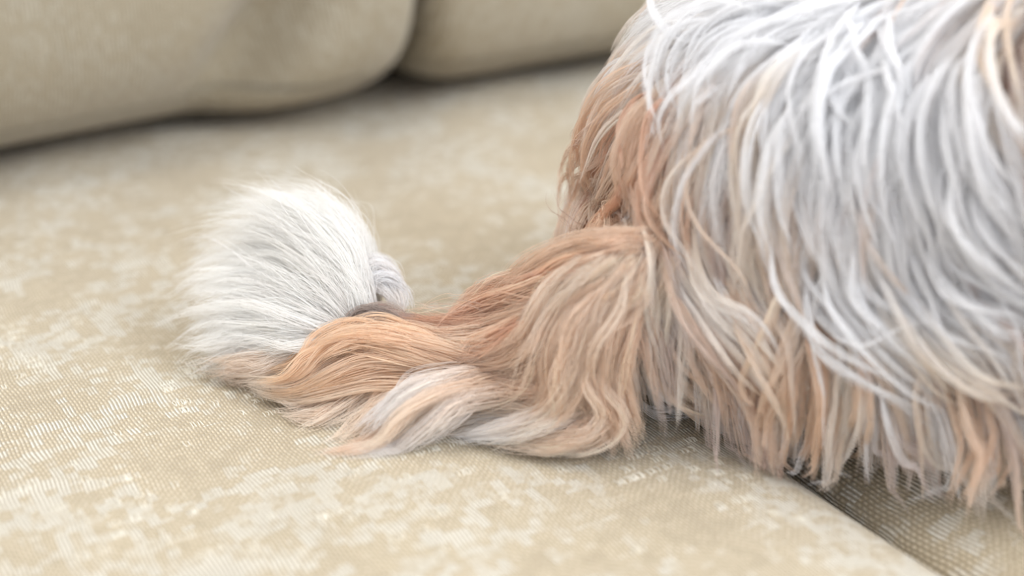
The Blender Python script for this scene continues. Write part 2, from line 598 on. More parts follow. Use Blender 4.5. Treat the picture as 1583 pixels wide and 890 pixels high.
# beyond the frame the coat simply falls from the spine down the sides
for X in (.24, .30, .36, .42, .48):
    for Y, dy in ((.36, -1), (.40, -1), (.50, 1), (.54, 1)):
        for Z in (.04, .09, .14):
            loc, nrm, _, _ = BVH.find_nearest(Vector((X, Y, Z)))
            d = np.array([.15, dy * .45, -.9]); n = np.array(nrm)
            cp.append(np.array(loc)); cd.append(unit(d - n * (d @ n))); cw.append((.8, .15, 3.6))
for X in (.06, .11, .17):
    for Z in (.05, .10, .14):
        loc, nrm, _, _ = BVH.find_nearest(Vector((X, .60, Z)))
        d = np.array([-.5, .3, -.9]); n = np.array(nrm)
        cp.append(np.array(loc)); cd.append(unit(d - n * (d @ n))); cw.append((.5, .45, 3.2))
cp, cd, cw = np.array(cp), np.array(cd), np.array(cw)


def field(P, power=3.4):
    d2 = ((P[:, None, :] - cp[None]) ** 2).sum(-1) + 1e-6
    w = d2 ** (-power / 2 * 1.35)
    w /= w.sum(1, keepdims=True)
    return w @ cd, w @ cw


class Coat:
    """collects hair strands of equal point count and links them as one curves object"""
    def __init__(self, npts=12):
        self.n = npts; self.P = []; self.C = []; self.R = []

    def add(self, P, C, R):
        self.P.append(P.astype(np.float32)); self.C.append(C.astype(np.float32)); self.R.append(R.astype(np.float32))

    def build(self, name, parent, label=None, mat=HAIR):
        P = np.concatenate(self.P); C = np.concatenate(self.C); R = np.concatenate(self.R)
        N = len(P)
        hc = bpy.data.hair_curves.new(name)
        hc.add_curves([self.n] * N)
        hc.attributes['position'].data.foreach_set('vector', P.ravel())
        ra = hc.attributes.get('radius') or hc.attributes.new('radius', 'FLOAT', 'POINT')
        ra.data.foreach_set('value', R.ravel())
        ca = hc.attributes.new('hair_colour', 'FLOAT_COLOR', 'POINT')
        c4 = np.ones((N * self.n, 4), np.float32); c4[:, :3] = np.clip(C.reshape(-1, 3), .01, .97)
        ca.data.foreach_set('color', c4.ravel())
        hc.materials.append(mat)
        ob = bpy.data.objects.new(name, hc)
        COL.objects.link(ob)
        if parent:
            ob.parent = parent
            ob.location = tuple(-c for c in parent.location)
        ob['kind'] = 'stuff'
        if label: ob['label'] = label
        print(name, N, 'strands')
        return ob


def resample(G, n):
    """(L,m,3) polylines -> (L,n,3), smooth Catmull-Rom"""
    L, m, _ = G.shape
    t = np.linspace(0, m - 1, n)
    i = np.minimum(t.astype(int), m - 2); f = (t - i)[None, :, None]
    Gp = np.concatenate([2 * G[:, :1] - G[:, 1:2], G, 2 * G[:, -1:] - G[:, -2:-1]], 1)
    a, b, c, d = Gp[:, i], Gp[:, i + 1], Gp[:, i + 2], Gp[:, i + 3]
    return .5 * (2 * b + (c - a) * f + (2 * a - 5 * b + 4 * c - d) * f ** 2 + (-a + 3 * b - 3 * c + d) * f ** 3)


def strands_from_locks(coat, G, col, nh, r_root, r_tip, jit_len=.18, frizz=.0006, hair_r=.00008, clamp=True, colvar=.08, belly=.5, start=.12):
    """G (L,m,3) lock centre lines; col (L,3) or (L,3,2 root/tip); nh hairs each; widths (L,) in metres"""
    n = coat.n
    G = resample(G, n)
    L = len(G)
    T = unit(np.gradient(G, axis=1))
    refv = np.broadcast_to(unit(np.array([.3, -.7, .65])), T.shape)
    B = unit(np.cross(T, refv)); Nn = np.cross(B, T)
    t = np.linspace(0, 1, n)
    r_root = np.broadcast_to(r_root, (L,)); r_tip = np.broadcast_to(r_tip, (L,))
    prof = r_root[:, None] * (1 - t) ** .8 + r_tip[:, None] * t + belly * np.sqrt(r_root * r_tip)[:, None] * np.sin(math.pi * t)[None] ** 1.0
    prof = prof * (.4 + .6 * np.clip(t / .2, 0, 1))[None]
    ang = RNG.uniform(0, 2 * math.pi, (L, nh)); rad = np.sqrt(RNG.uniform(0, 1, (L, nh)))
    a1 = ang[:, :, None] + t * RNG.normal(0, .9, (L, nh, 1))
    oB = np.cos(a1) * rad[:, :, None] * prof[:, None, :]
    oN = np.sin(a1) * rad[:, :, None] * prof[:, None, :] * .6
    ln = 1 - np.abs(RNG.normal(0, jit_len, (L, nh)))
    ln = np.clip(ln, .35, 1)
    # each hair samples the lock line up to its own length
    st = RNG.uniform(0, start, (L, nh))[:, :, None]
    tt = (st + (ln[:, :, None] - st) * t[None, None, :]) * (n - 1)
    i0 = np.minimum(tt.astype(int), n - 2); f = (tt - i0)[..., None]
    li = np.arange(L)[:, None, None]
    c = G[li, i0] * (1 - f) + G[li, i0 + 1] * f
    b = B[li, i0]; nn = Nn[li, i0]
    P = c + b * oB[..., None] + nn * oN[..., None]
    ph = RNG.uniform(0, 6.28, (L, nh, 1, 3)); fr = RNG.uniform(1.2, 3.2, (L, nh, 1, 3))
    P = P + frizz * np.sin(ph + fr * t[None, None, :, None] * 3.1) * (t ** 1.2)[None, None, :, None] * RNG.uniform(.2, 1.6, (L, nh, 1, 1))
    if clamp:
        z = floor_z(P[..., 0], P[..., 1]) + .0004
        P[..., 2] = np.maximum(P[..., 2], z + RNG.uniform(0, .0012, (L, nh, 1)))
    if col.ndim == 2: col = np.stack([col, col], -1)
    C = col[:, None, None, :, 0] * (1 - t)[None, None, :, None] + col[:, None, None, :, 1] * t[None, None, :, None]
    C = np.broadcast_to(C, (L, nh, n, 3)) * (1 + RNG.normal(0, colvar, (L, nh, 1, 1)))
    R = hair_r * np.broadcast_to((1 - .75 * t ** 3), (L, nh, n)) * RNG.uniform(.75, 1.3, (L, nh, 1))
    coat.add(P.reshape(-1, n, 3), C.reshape(-1, n, 3), R.reshape(-1, n))


# --- body coat ---------------------------------------------------------------
tri = np.array([tuple(p.vertices) if len(p.vertices) == 3 else tuple(p.vertices)[:3] for p in me2.polygons])
tri2 = np.array([(p.vertices[0], p.vertices[2], p.vertices[3]) for p in me2.polygons if len(p.vertices) == 4])
tri = np.concatenate([tri, tri2]) if len(tri2) else tri
A, B_, C_ = co[tri[:, 0]], co[tri[:, 1]], co[tri[:, 2]]
cr = np.cross(B_ - A, C_ - A); ar = np.linalg.norm(cr, axis=1) / 2; tn_ = unit(cr)
cen = (A + B_ + C_) / 3
tail_pts = np.array(TAIL)
dt = np.min(np.linalg.norm(cen[:, None] - tail_pts[None, 1:], axis=2), 1)
seen = (cen[:, 0] < .27)
dens = np.where(seen, 1.0, .75) * np.where((tn_[:, 1] < .35) | (tn_[:, 2] > .3), 1.0, .35)
dens *= (cen[:, 2] > .012) & (tn_[:, 2] > -.75) & ~((cen[:, 0] < .035) & (dt < .02)) & (cen[:, 0] > .015)
NL = 7200
pick = RNG.choice(len(tri), NL, p=ar * dens / (ar * dens).sum())
w1 = RNG.uniform(0, 1, (NL, 2)); s = w1.sum(1) > 1; w1[s] = 1 - w1[s]
roots = A[pick] + (B_ - A)[pick] * w1[:, :1] + (C_ - A)[pick] * w1[:, 1:]


def grow(roots, lenmul=1.2, lift=.008, curl=.17, steps=12, lift_var=.6):
    N = len(roots)
    pos = roots.copy(); q = roots.copy()
    _, wv = field(q)
    Lm = wv[:, 2] / 100 * lenmul * RNG.uniform(.75, 1.25, N)
    ds = Lm / (steps - 1)
    lf = lift * RNG.uniform(1 - lift_var, 1 + lift_var, N)
    a0 = RNG.normal(0, .10, N); amp = RNG.normal(0, 1, N) * curl * np.where(q[:, 2] < .075, 1.8, 1.0); ph = RNG.uniform(0, 6.28, N); fq = RNG.uniform(.5, 1.1, N)
    free = np.zeros(N, bool); prev = None
    out = [pos.copy()]
    for k in range(1, steps):
        t = k / (steps - 1)
        D, _ = field(q)
        nr = np.zeros((N, 3)); qq = q.copy()
        for i in range(N):
            if free[i]: continue
            loc, nm, _, _ = BVH.find_nearest(Vector(q[i]))
            qq[i] = loc; nr[i] = nm
        D = D - nr * (D * nr).sum(1, keepdims=True)
        D = unit(D)
        ang = a0 + amp * np.sin(ph + fq * 6.28 * t)
        S = np.cross(nr, D)
        Dr = D * np.cos(ang)[:, None] + S * np.sin(ang)[:, None]
        under = (nr[:, 2] < -.15) & ~free
        free |= under
        stay = ~free
        q[stay] = qq[stay] + Dr[stay] * ds[stay, None]
        h = lf * (1 - np.exp(-3.2 * t))
        newp = q + nr * h[:, None]
        if prev is None: prev = Dr
        if free.any():
            g = unit(prev * 1.0 + np.array([0, 0, -.22]) + np.concatenate([prev[:, :2] * .1, np.zeros((N, 1))], 1))
            step = pos + g * ds[:, None]
            fz = floor_z(step[:, 0], step[:, 1]) + .001
            hit = step[:, 2] < fz
            flat = g.copy(); flat[:, 2] = 0; flat = unit(flat)
            step2 = pos + flat * ds[:, None] * .35
            step = np.where(hit[:, None], step2, step)
            step[:, 2] = np.maximum(step[:, 2], floor_z(step[:, 0], step[:, 1]) + .001)
            newp = np.where(free[:, None], step, newp)
            q = np.where(free[:, None], newp, q)
        newp[:, 2] = np.maximum(newp[:, 2], floor_z(newp[:, 0], newp[:, 1]) + .0008)
        dlt = unit(newp - pos)
        prev = dlt
        pos = newp
        out.append(pos.copy())
    return np.stack(out, 1), wv


def lock_colours(G, contrast=1.0):
    """the coat's markings: each lock takes its colour from where it lies, root and tip"""
    N = len(G)
    x = RNG.uniform(0, 1, N)
    pick_y = RNG.uniform(0, 1, (N, 1))
    outc = []
    for k in (G.shape[1] // 3, (3 * G.shape[1]) // 4):
        _, wv = field(G[:, k])
        w, tn = wv[:, 0], wv[:, 1]
        base = np.where((x < w)[:, None], WHITE, np.where((x < w + tn)[:, None], TAN, TAUPE))
        mean = WHITE * w[:, None] + TAN * tn[:, None] + TAUPE * (1 - w - tn).clip(0)[:, None]
        c = base * .8 + mean * .2
        c = np.where((pick_y < .42) & (w < .85)[:, None], c * .35 + CREAM * .65, c)
        c = np.where((pick_y > .86) & (tn > .3)[:, None], c * .4 + RUST * .6, c)
        outc.append(c)
    return np.stack(outc, -1)


fur = Coat(12)
G, wv = grow(roots)
strands_from_locks(fur, G, lock_colours(G), 24, .0027, .0007, frizz=.0005)
# fine underlayer, unclumped
idx = RNG.choice(NL, 5600, replace=False)
G2, wv2 = grow(roots[idx] , lenmul=.7, lift=.004, curl=.2, steps=8)
strands_from_locks(fur, G2, lock_colours(G2), 9, .004, .003, frizz=.001)
# top layer of thicker locks standing proud of the coat in the white saddle
sel = np.where((wv[:, 0] > .6) & (RNG.uniform(0, 1, NL) < .16))[0]
G3, wv3 = grow(roots[sel], lenmul=1.35, lift=.011, curl=.40)
strands_from_locks(fur, G3, lock_colours(G3), 18, .0012, .0003, frizz=.0004, jit_len=.12)
fur.build('body_fur', dog, 'long wavy white hair turning tan over the rump and thigh')


def surf(px, py, off):
    """a point standing off the coat at this pixel"""
    hit = cast(px, py)
    if hit[0] is None: return None
    return np.array(hit[0]) + np.array(hit[1]) * off


# --- traced locks --------------------------------------------------------------
def traced(coat, spec, start=.15, per=5, hairs=26, spread=.0025, width=.0018, tip=.0005, frizz=.0008, zj=.0015, colvar=.08, jit_len=.18):
    """spec: list of (points [(px,py,z cm)...], colour root, colour tip)"""
    m = 6
    Ls, Cs = [], []
    for pts, c0, c1 in spec:
        P = np.array([surf(a, b, .007) if c == 's' else at(a, b, c / 100) for a, b, c in pts])[None]
        # even out to m points
        P = resample(P, m)[0]
        for k in range(per):
            off = RNG.normal(0, spread, 3); off[2] *= .45
            bend = RNG.normal(0, spread * .8, (m, 3)); bend[:, 2] *= .4
            bend = (bend + np.roll(bend, 1, 0)) / 2; bend[0] *= .4
            Q = P + off[None] * np.linspace(1, .8, m)[:, None] + bend
            sh = RNG.uniform(-.07, .07)
            Q = Q + (Q[-1] - Q[0])[None] * sh
            Ls.append(Q)
            j = 1 + RNG.normal(0, .06)
            mixc = RNG.uniform(0, .3)
            Cs.append(np.stack([(c0 * (1 - mixc) + CREAM * mixc) * j, (c1 * (1 - mixc) + CREAM * mixc) * j], -1))
    strands_from_locks(coat, np.array(Ls), np.array(Cs), hairs, width, tip, frizz=frizz, colvar=colvar, jit_len=jit_len, start=start)


W, CR, TN, RU, TP, GY = WHITE, CREAM, TAN, RUST, TAUPE, GREY
TL = TAN * .6 + CREAM * .4
WARM = np.array([.965, .95, .92])
tail = Coat(12)
tail_spec = [
    # ridge hairs from the rump sweeping left and down over the tail
    ([(985, 360, 7.2), (930, 372, 6.9), (870, 385, 6.2), (820, 420, 5), (795, 460, 4)], TN, TN),
    ([(975, 370, 7.0), (910, 385, 6.5), (850, 410, 5.6), (800, 440, 4.6), (770, 470, 3.8)], TN, TL),
    ([(970, 385, 6.8), (900, 400, 6.2), (850, 430, 5.2), (800, 460, 4.2), (730, 480, 3.4), (690, 520, 2.6)], TN, RU),
    ([(950, 390, 6.6), (890, 420, 5.8), (850, 460, 4.8), (830, 510, 3.8), (780, 550, 2.8)], TL, TN),
    ([(900, 400, 6.0), (840, 425, 5.2), (790, 445, 4.2), (740, 455, 3.7), (712, 490, 3.0)], RU, TN),
    ([(880, 420, 5.6), (820, 450, 4.6), (760, 460, 4.0), (725, 480, 3.4), (700, 510, 2.8)], TN, RU),
    ([(870, 440, 5.0), (810, 470, 4.2), (760, 490, 3.4), (700, 505, 2.9), (630, 500, 2.6)], TN, TN),
    ([(850, 460, 4.8), (800, 490, 3.8), (740, 505, 3.2), (670, 500, 2.8), (620, 490, 2.6)], TN, RU),
    ([(840, 480, 4.4), (790, 510, 3.4), (720, 525, 2.8), (650, 515, 2.5), (600, 500, 2.4)], TN, TL),
    ([(820, 500, 4.0), (770, 530, 3.0), (710, 545, 2.4), (650, 540, 2.2)], RU, TN),
    ([(860, 470, 4.6), (820, 520, 3.4), (770, 550, 2.6), (700, 560, 2.0), (640, 560, 1.8)], TN, TN),
    ([(880, 460, 4.8), (850, 520, 3.6), (810, 560, 2.6), (760, 580, 1.8), (690, 575, 1.5)], TL, TN),
    ([(900, 450, 5.0), (870, 520, 3.8), (840, 570, 2.6), (790, 600, 1.6), (720, 595, 1.2)], TN, TL),
    # the curtain of wavy hair falling in front of the tail base
    ([(975, 400, 6.6), (950, 450, 5.6), (900, 500, 4.6), (880, 560, 3.4), (860, 620, 2.0), (820, 650, 1.2)], TL, TN),
    ([(970, 410, 6.4), (935, 460, 5.4), (900, 520, 4.2), (905, 580, 2.8), (930, 640, 1.4), (940, 690, .5)], TL, TN),
    ([(975, 420, 6.2), (950, 480, 5.0), (930, 540, 3.8), (935, 600, 2.4), (960, 650, 1.2), (975, 690, .4)], TN, TN),
    ([(960, 400, 6.6), (920, 440, 5.6), (885, 480, 4.6), (880, 540, 3.4), (900, 600, 2.2), (905, 670, .8)], CR, TL),
    ([(940, 400, 6.4), (890, 440, 5.4), (850, 490, 4.4), (850, 540, 3.2), (870, 590, 2.2), (880, 650, .9), (900, 690, .4)], TL, TN),
    ([(960, 430, 6.0), (930, 470, 5.2), (900, 530, 4.0), (880, 600, 2.4), (830, 650, 1.2), (770, 680, .5)], TN, CR),
    ([(930, 420, 6.0), (890, 470, 5.0), (860, 530, 3.8), (850, 590, 2.4), (810, 635, 1.2), (740, 640, .8)], TL, TN),
    ([(980, 430, 5.8), (970, 490, 4.6), (955, 560, 3.2), (945, 620, 1.8), (900, 670, .8), (860, 690, .3)], TN, CR),
    ([(985, 440, 5.6), (975, 500, 4.4), (960, 560, 3.2), (975, 620, 1.8), (985, 670, .6)], TN, TL),
    ([(900, 520, 4.0), (905, 580, 2.8), (925, 620, 1.9), (915, 665, .9), (860, 690, .3), (800, 680, .3)], TL, CR),
    ([(965, 410, 6.4), (945, 470, 5.2), (915, 530, 4.0), (915, 590, 2.6), (950, 640, 1.4), (935, 690, .4)], CR, TN),
    ([(920, 405, 6.2), (870, 450, 5.2), (840, 500, 4.2), (810, 540, 3.2), (760, 560, 2.4)], CR, TN),
    ([(950, 470, 5.2), (925, 530, 4.0), (900, 580, 2.8), (860, 625, 1.6), (800, 660, .7), (720, 665, .4)], TN, CR),
    # long locks sweeping left over the cushion
    ([(870, 600, 2.2), (810, 605, 1.8), (730, 590, 1.6), (660, 580, 1.4), (590, 600, 1.0), (530, 640, .5), (480, 665, .2)], TN, CR),
    ([(860, 610, 2.0), (790, 600, 1.8), (710, 580, 1.7), (640, 575, 1.4), (580, 605, 1.0), (545, 650, .4)], TN, TL),
    ([(850, 620, 1.7), (780, 600, 1.6), (700, 590, 1.4), (640, 600, 1.1), (590, 640, .7), (540, 690, .2)], TN, CR),
    ([(850, 630, 1.5), (780, 610, 1.4), (700, 605, 1.2), (650, 625, .9), (610, 670, .4), (560, 700, .2), (510, 705, .1)], CR, TN),
    ([(840, 640, 1.2), (760, 625, 1.2), (690, 630, .9), (650, 660, .5), (600, 690, .2), (540, 700, .1)], CR, CR),
    ([(830, 645, 1.0), (770, 640, .9), (720, 655, .6), (690, 675, .2)], W, CR),
    ([(850, 620, 1.6), (790, 590, 1.6), (700, 565, 1.7), (640, 565, 1.5), (590, 590, 1.0), (560, 620, .6)], TN, TN),
    ([(780, 600, 1.3), (700, 600, 1.4), (650, 605, 1.4), (600, 630, .9), (560, 662, .4), (520, 690, .1)], TN, CR),
    ([(800, 605, 1.4), (720, 603, 1.4), (660, 608, 1.3), (610, 640, .8), (585, 672, .4), (540, 695, .2)], CR, TL),
    ([(880, 650, 1.0), (820, 655, .8), (760, 665, .5), (710, 672, .2)], W, W),
    ([(900, 660, .9), (850, 672, .6), (790, 670, .5), (740, 668, .3)], CR, W),
    ([(850, 585, 1.7), (770, 590, 1.8), (700, 600, 2.0), (640, 632, 1.6), (600, 675, .8), (540, 700, .2)], TN, CR),
    ([(830, 590, 1.6), (740, 582, 1.9), (660, 590, 2.1), (605, 622, 1.5), (560, 668, .7)], TL, W),
    ([(870, 600, 1.6), (790, 602, 1.7), (720, 615, 1.8), (670, 648, 1.3), (615, 690, .4), (550, 703, .2)], TL, W),
    ([(925, 600, 1.8), (890, 632, 1.6), (830, 648, 1.4), (770, 668, .8), (700, 678, .3)], TL, W),
    ([(945, 600, 1.9), (925, 650, 1.4), (880, 676, .9), (820, 680, .5), (750, 674, .3)], TN, CR),
    ([(940, 600, 2.4), (930, 650, 1.3), (890, 680, .6), (840, 685, .3)], CR, TN),
    ([(560, 600, .8), (520, 620, .5), (480, 640, .3), (440, 640, .2)], TN, CR),
    # flank hair sweeping over the root of the tail
    ([(1040, 230, 's'), (1022, 290, 's'), (985, 335, 's'), (930, 368, 6.4), (880, 392, 5.6)], TN, TN),
    ([(1010, 260, 's'), (998, 305, 's'), (965, 345, 's'), (915, 372, 6.2), (860, 385, 5.6)], RU, TN),
    ([(1060, 270, 's'), (1045, 330, 's'), (1010, 375, 's'), (975, 420, 6.0), (940, 470, 5.0)], TL, CR),
    ([(1050, 300, 's'), (1030, 350, 's'), (1000, 400, 's'), (980, 460, 5.2), (965, 520, 4.0)], CR, TN),
    ([(1000, 290, 's'), (980, 330, 's'), (960, 370, 6.6), (920, 410, 5.8), (890, 460, 4.8)], TL, TL),
    ([(1070, 320, 's'), (1050, 370, 's'), (1020, 420, 's'), (1000, 470, 's')], TN, CR),
    # fluff at the right side of the tail, against the thigh
    ([(985, 420, 6.0), (985, 470, 4.8), (975, 530, 3.4), (980, 580, 2.0), (985, 625, .8)], TP, GY),
    ([(990, 450, 5.4), (978, 500, 4.2), (968, 560, 2.8), (955, 620, 1.4)], CR, TP),
]
FI = [k for k, g in enumerate(tail_spec) if g[0][-1][0] < 900 and g[0][-1][2] <= .6 and g[0][0][2] != 's' and g[0][0][2] < 2.5]
traced(tail, [g for k, g in enumerate(tail_spec) if k not in FI], per=15, hairs=24, spread=.0024, width=.0022, tip=.0005, frizz=.0007, jit_len=.2)
# the long loose locks in front lie in clean separate curves
traced(tail, [tail_spec[k] for k in FI], start=.42, per=10, hairs=28, spread=.0022, width=.0026, tip=.0006, frizz=.0006, jit_len=.2)
# soft fill hugging the tail core and the lap of hair in front
traced(tail, [s_ for s_ in tail_spec[3:19]], per=4, hairs=18, spread=.0045, width=.004, tip=.002, frizz=.0016, jit_len=.25, colvar=.14)
# smooth orange lock at the foot of the white tuft
ORG = np.array([.88, .65, .45])
lock = [
    ([(720, 560, 2.0), (660, 535, 2.5), (600, 520, 2.6), (540, 520, 2.4), (500, 545, 1.9), (470, 580, 1.2), (420, 590, .6)], ORG, ORG),
    ([(710, 565, 1.8), (650, 545, 2.3), (590, 530, 2.4), (530, 535, 2.1), (490, 565, 1.4), (450, 590, .8), (390, 585, .5)], ORG, CR),
    ([(700, 575, 1.5), (640, 565, 1.9), (580, 560, 1.9), (530, 575, 1.5), (480, 600, .8), (430, 605, .4)], ORG, ORG),
    ([(700, 585, 1.2), (630, 585, 1.4), (570, 590, 1.2), (510, 605, .8), (460, 610, .4), (400, 600, .3)], ORG, CR),
    ([(690, 545, 2.2), (630, 520, 2.7), (580, 512, 2.8), (530, 522, 2.5), (500, 545, 2.0)], ORG, ORG),
]
lock = [([(a, b, c + .10) for a, b, c in g[0]], g[1], g[2]) for g in lock]
traced(tail, lock, per=14, hairs=34, spread=.0026, width=.0028, tip=.0010, frizz=.0004, colvar=.05, jit_len=.12)
tail.build('tail_fur', dog, 'wavy tan hair streaked with cream along the tail')

# --- white tuft at the tip of the tail ---------------------------------------------
tuft = Coat(12)
fan = [  # (px, py, z cm) from root to tip, turning from the right edge over the top to the foot
    [(600, 480, 2.2), (590, 450, 3.0), (570, 415, 3.6), (560, 400, 3.9), (545, 380, 4.3), (530, 350, 4.6)],
    [(575, 490, 2.2), (562, 440, 3.2), (556, 385, 4.2), (530, 345, 4.8), (480, 315, 5.2), (405, 302, 5.1)],
    [(565, 495, 2.2), (545, 440, 3.2), (520, 385, 4.2), (480, 345, 4.7), (420, 320, 4.8), (350, 318, 4.4)],
    [(555, 500, 2.1), (525, 450, 2.9), (485, 405, 3.6), (435, 375, 3.9), (370, 360, 3.8), (300, 385, 3.0)],
    [(548, 505, 2.0), (505, 470, 2.6), (455, 440, 3.0), (400, 420, 3.0), (340, 420, 2.7), (280, 450, 1.9)],
    [(540, 510, 1.9), (490, 495, 2.2), (435, 485, 2.3), (380, 480, 2.1), (330, 490, 1.7), (290, 510, 1.1)],
    [(535, 520, 1.7), (485, 520, 1.8), (430, 525, 1.6), (380, 535, 1.2), (340, 550, .7), (315, 555, .4)],
    [(530, 535, 1.4), (485, 545, 1.4), (440, 560, 1.1), (400, 575, .7), (370, 580, .4), (345, 575, .3)],
]
FAN = np.array([[at(a, b, c / 100) for a, b, c in g] for g in fan])


def fan_at(s_, d_, k):
    x = s_ * (len(FAN) - 1); i = np.minimum(x.astype(int), len(FAN) - 2); f = (x - i)[:, None, None]
    Q = FAN[i] * (1 - f) + FAN[i + 1] * f
    m = Q.shape[1]; t = np.linspace(0, 1, m)
    # depth: the plume is a rounded brush, not a fan
    Q = Q.copy()
    bulge = (np.sin(math.pi * np.minimum(t, .85)) * .6 + .4)[None]
    Q[:, :, 1] += d_[:, None] * .017 * bulge
    Q[:, :, 0] += d_[:, None] * -.002 * t[None]
    shrink = 1 - .22 * d_ ** 2 - k
    Q = Q[:, :1] + (Q - Q[:, :1]) * shrink[:, None, None]
    return Q


def plume(count, nh, shrink, wid, tipw, frz, wob, dsd=.6, jl=.25):
    s_ = RNG.uniform(.07, 1, count); d_ = np.clip(RNG.normal(0, dsd, count), -1.2, 1.2)
    d_ = np.where(s_ > .78, np.maximum(d_, -.05), d_)
    Q = fan_at(s_, d_, np.abs(RNG.normal(0, shrink, count)) - .06)
    m = Q.shape[1]; t = np.linspace(0, 1, m)
    # feathery locks bend away from their neighbours towards the tip
    Q = Q + RNG.normal(0, wob, (count, 1, 3)) * (t ** 1.5)[None, :, None]
    Q = Q + RNG.normal(0, wob * .25, Q.shape) * t[None, :, None]
    tip_c = np.where((s_ > .90)[:, None], CREAM * .55 + TAN * .45, WARM)
    root_c = np.where((RNG.uniform(0, 1, count) < .22)[:, None], GREY, WARM)
    strands_from_locks(tuft, Q, np.stack([root_c * .5 + WARM * .5, tip_c], -1), nh, wid, tipw, frizz=frz, jit_len=jl, hair_r=.00006, colvar=.03)


plume(600, 27, .13, .0024, .0006, .0009, .0046)
plume(240, 12, .05, .0016, .0016, .0024, .0060, dsd=.7, jl=.3)
# small lock arching over the bare underside of the tip
arch = [
    ([(548, 455, 2.9), (560, 420, 3.6), (585, 410, 3.8), (612, 430, 3.4), (628, 465, 2.7)], W, GY * 1.4),
    ([(545, 470, 2.7), (562, 435, 3.3), (590, 425, 3.5), (615, 445, 3.1), (622, 480, 2.5)], W, W),
    ([(540, 480, 2.6), (560, 450, 3.0), (590, 445, 3.1), (612, 465, 2.8), (610, 490, 2.3)], W, GY * 1.5),
    ([(555, 450, 2.9), (568, 415, 3.6), (580, 400, 3.9), (600, 410, 3.7), (620, 440, 3.1)], W, W),
]
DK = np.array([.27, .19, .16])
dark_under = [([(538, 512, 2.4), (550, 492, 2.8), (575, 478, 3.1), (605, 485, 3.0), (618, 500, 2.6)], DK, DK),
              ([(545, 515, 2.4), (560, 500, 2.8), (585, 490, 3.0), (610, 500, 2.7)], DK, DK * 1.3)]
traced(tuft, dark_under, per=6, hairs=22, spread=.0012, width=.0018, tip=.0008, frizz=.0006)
traced(tuft, arch, per=7, hairs=40, spread=.0018, width=.0018, tip=.0010, frizz=.0008)
tuft.build('tail_tuft', dog, 'fluffy pure white plume at the tip of the tail')

# --- traced accents on the body and stray hairs -------------------------------------
acc = Coat(12)


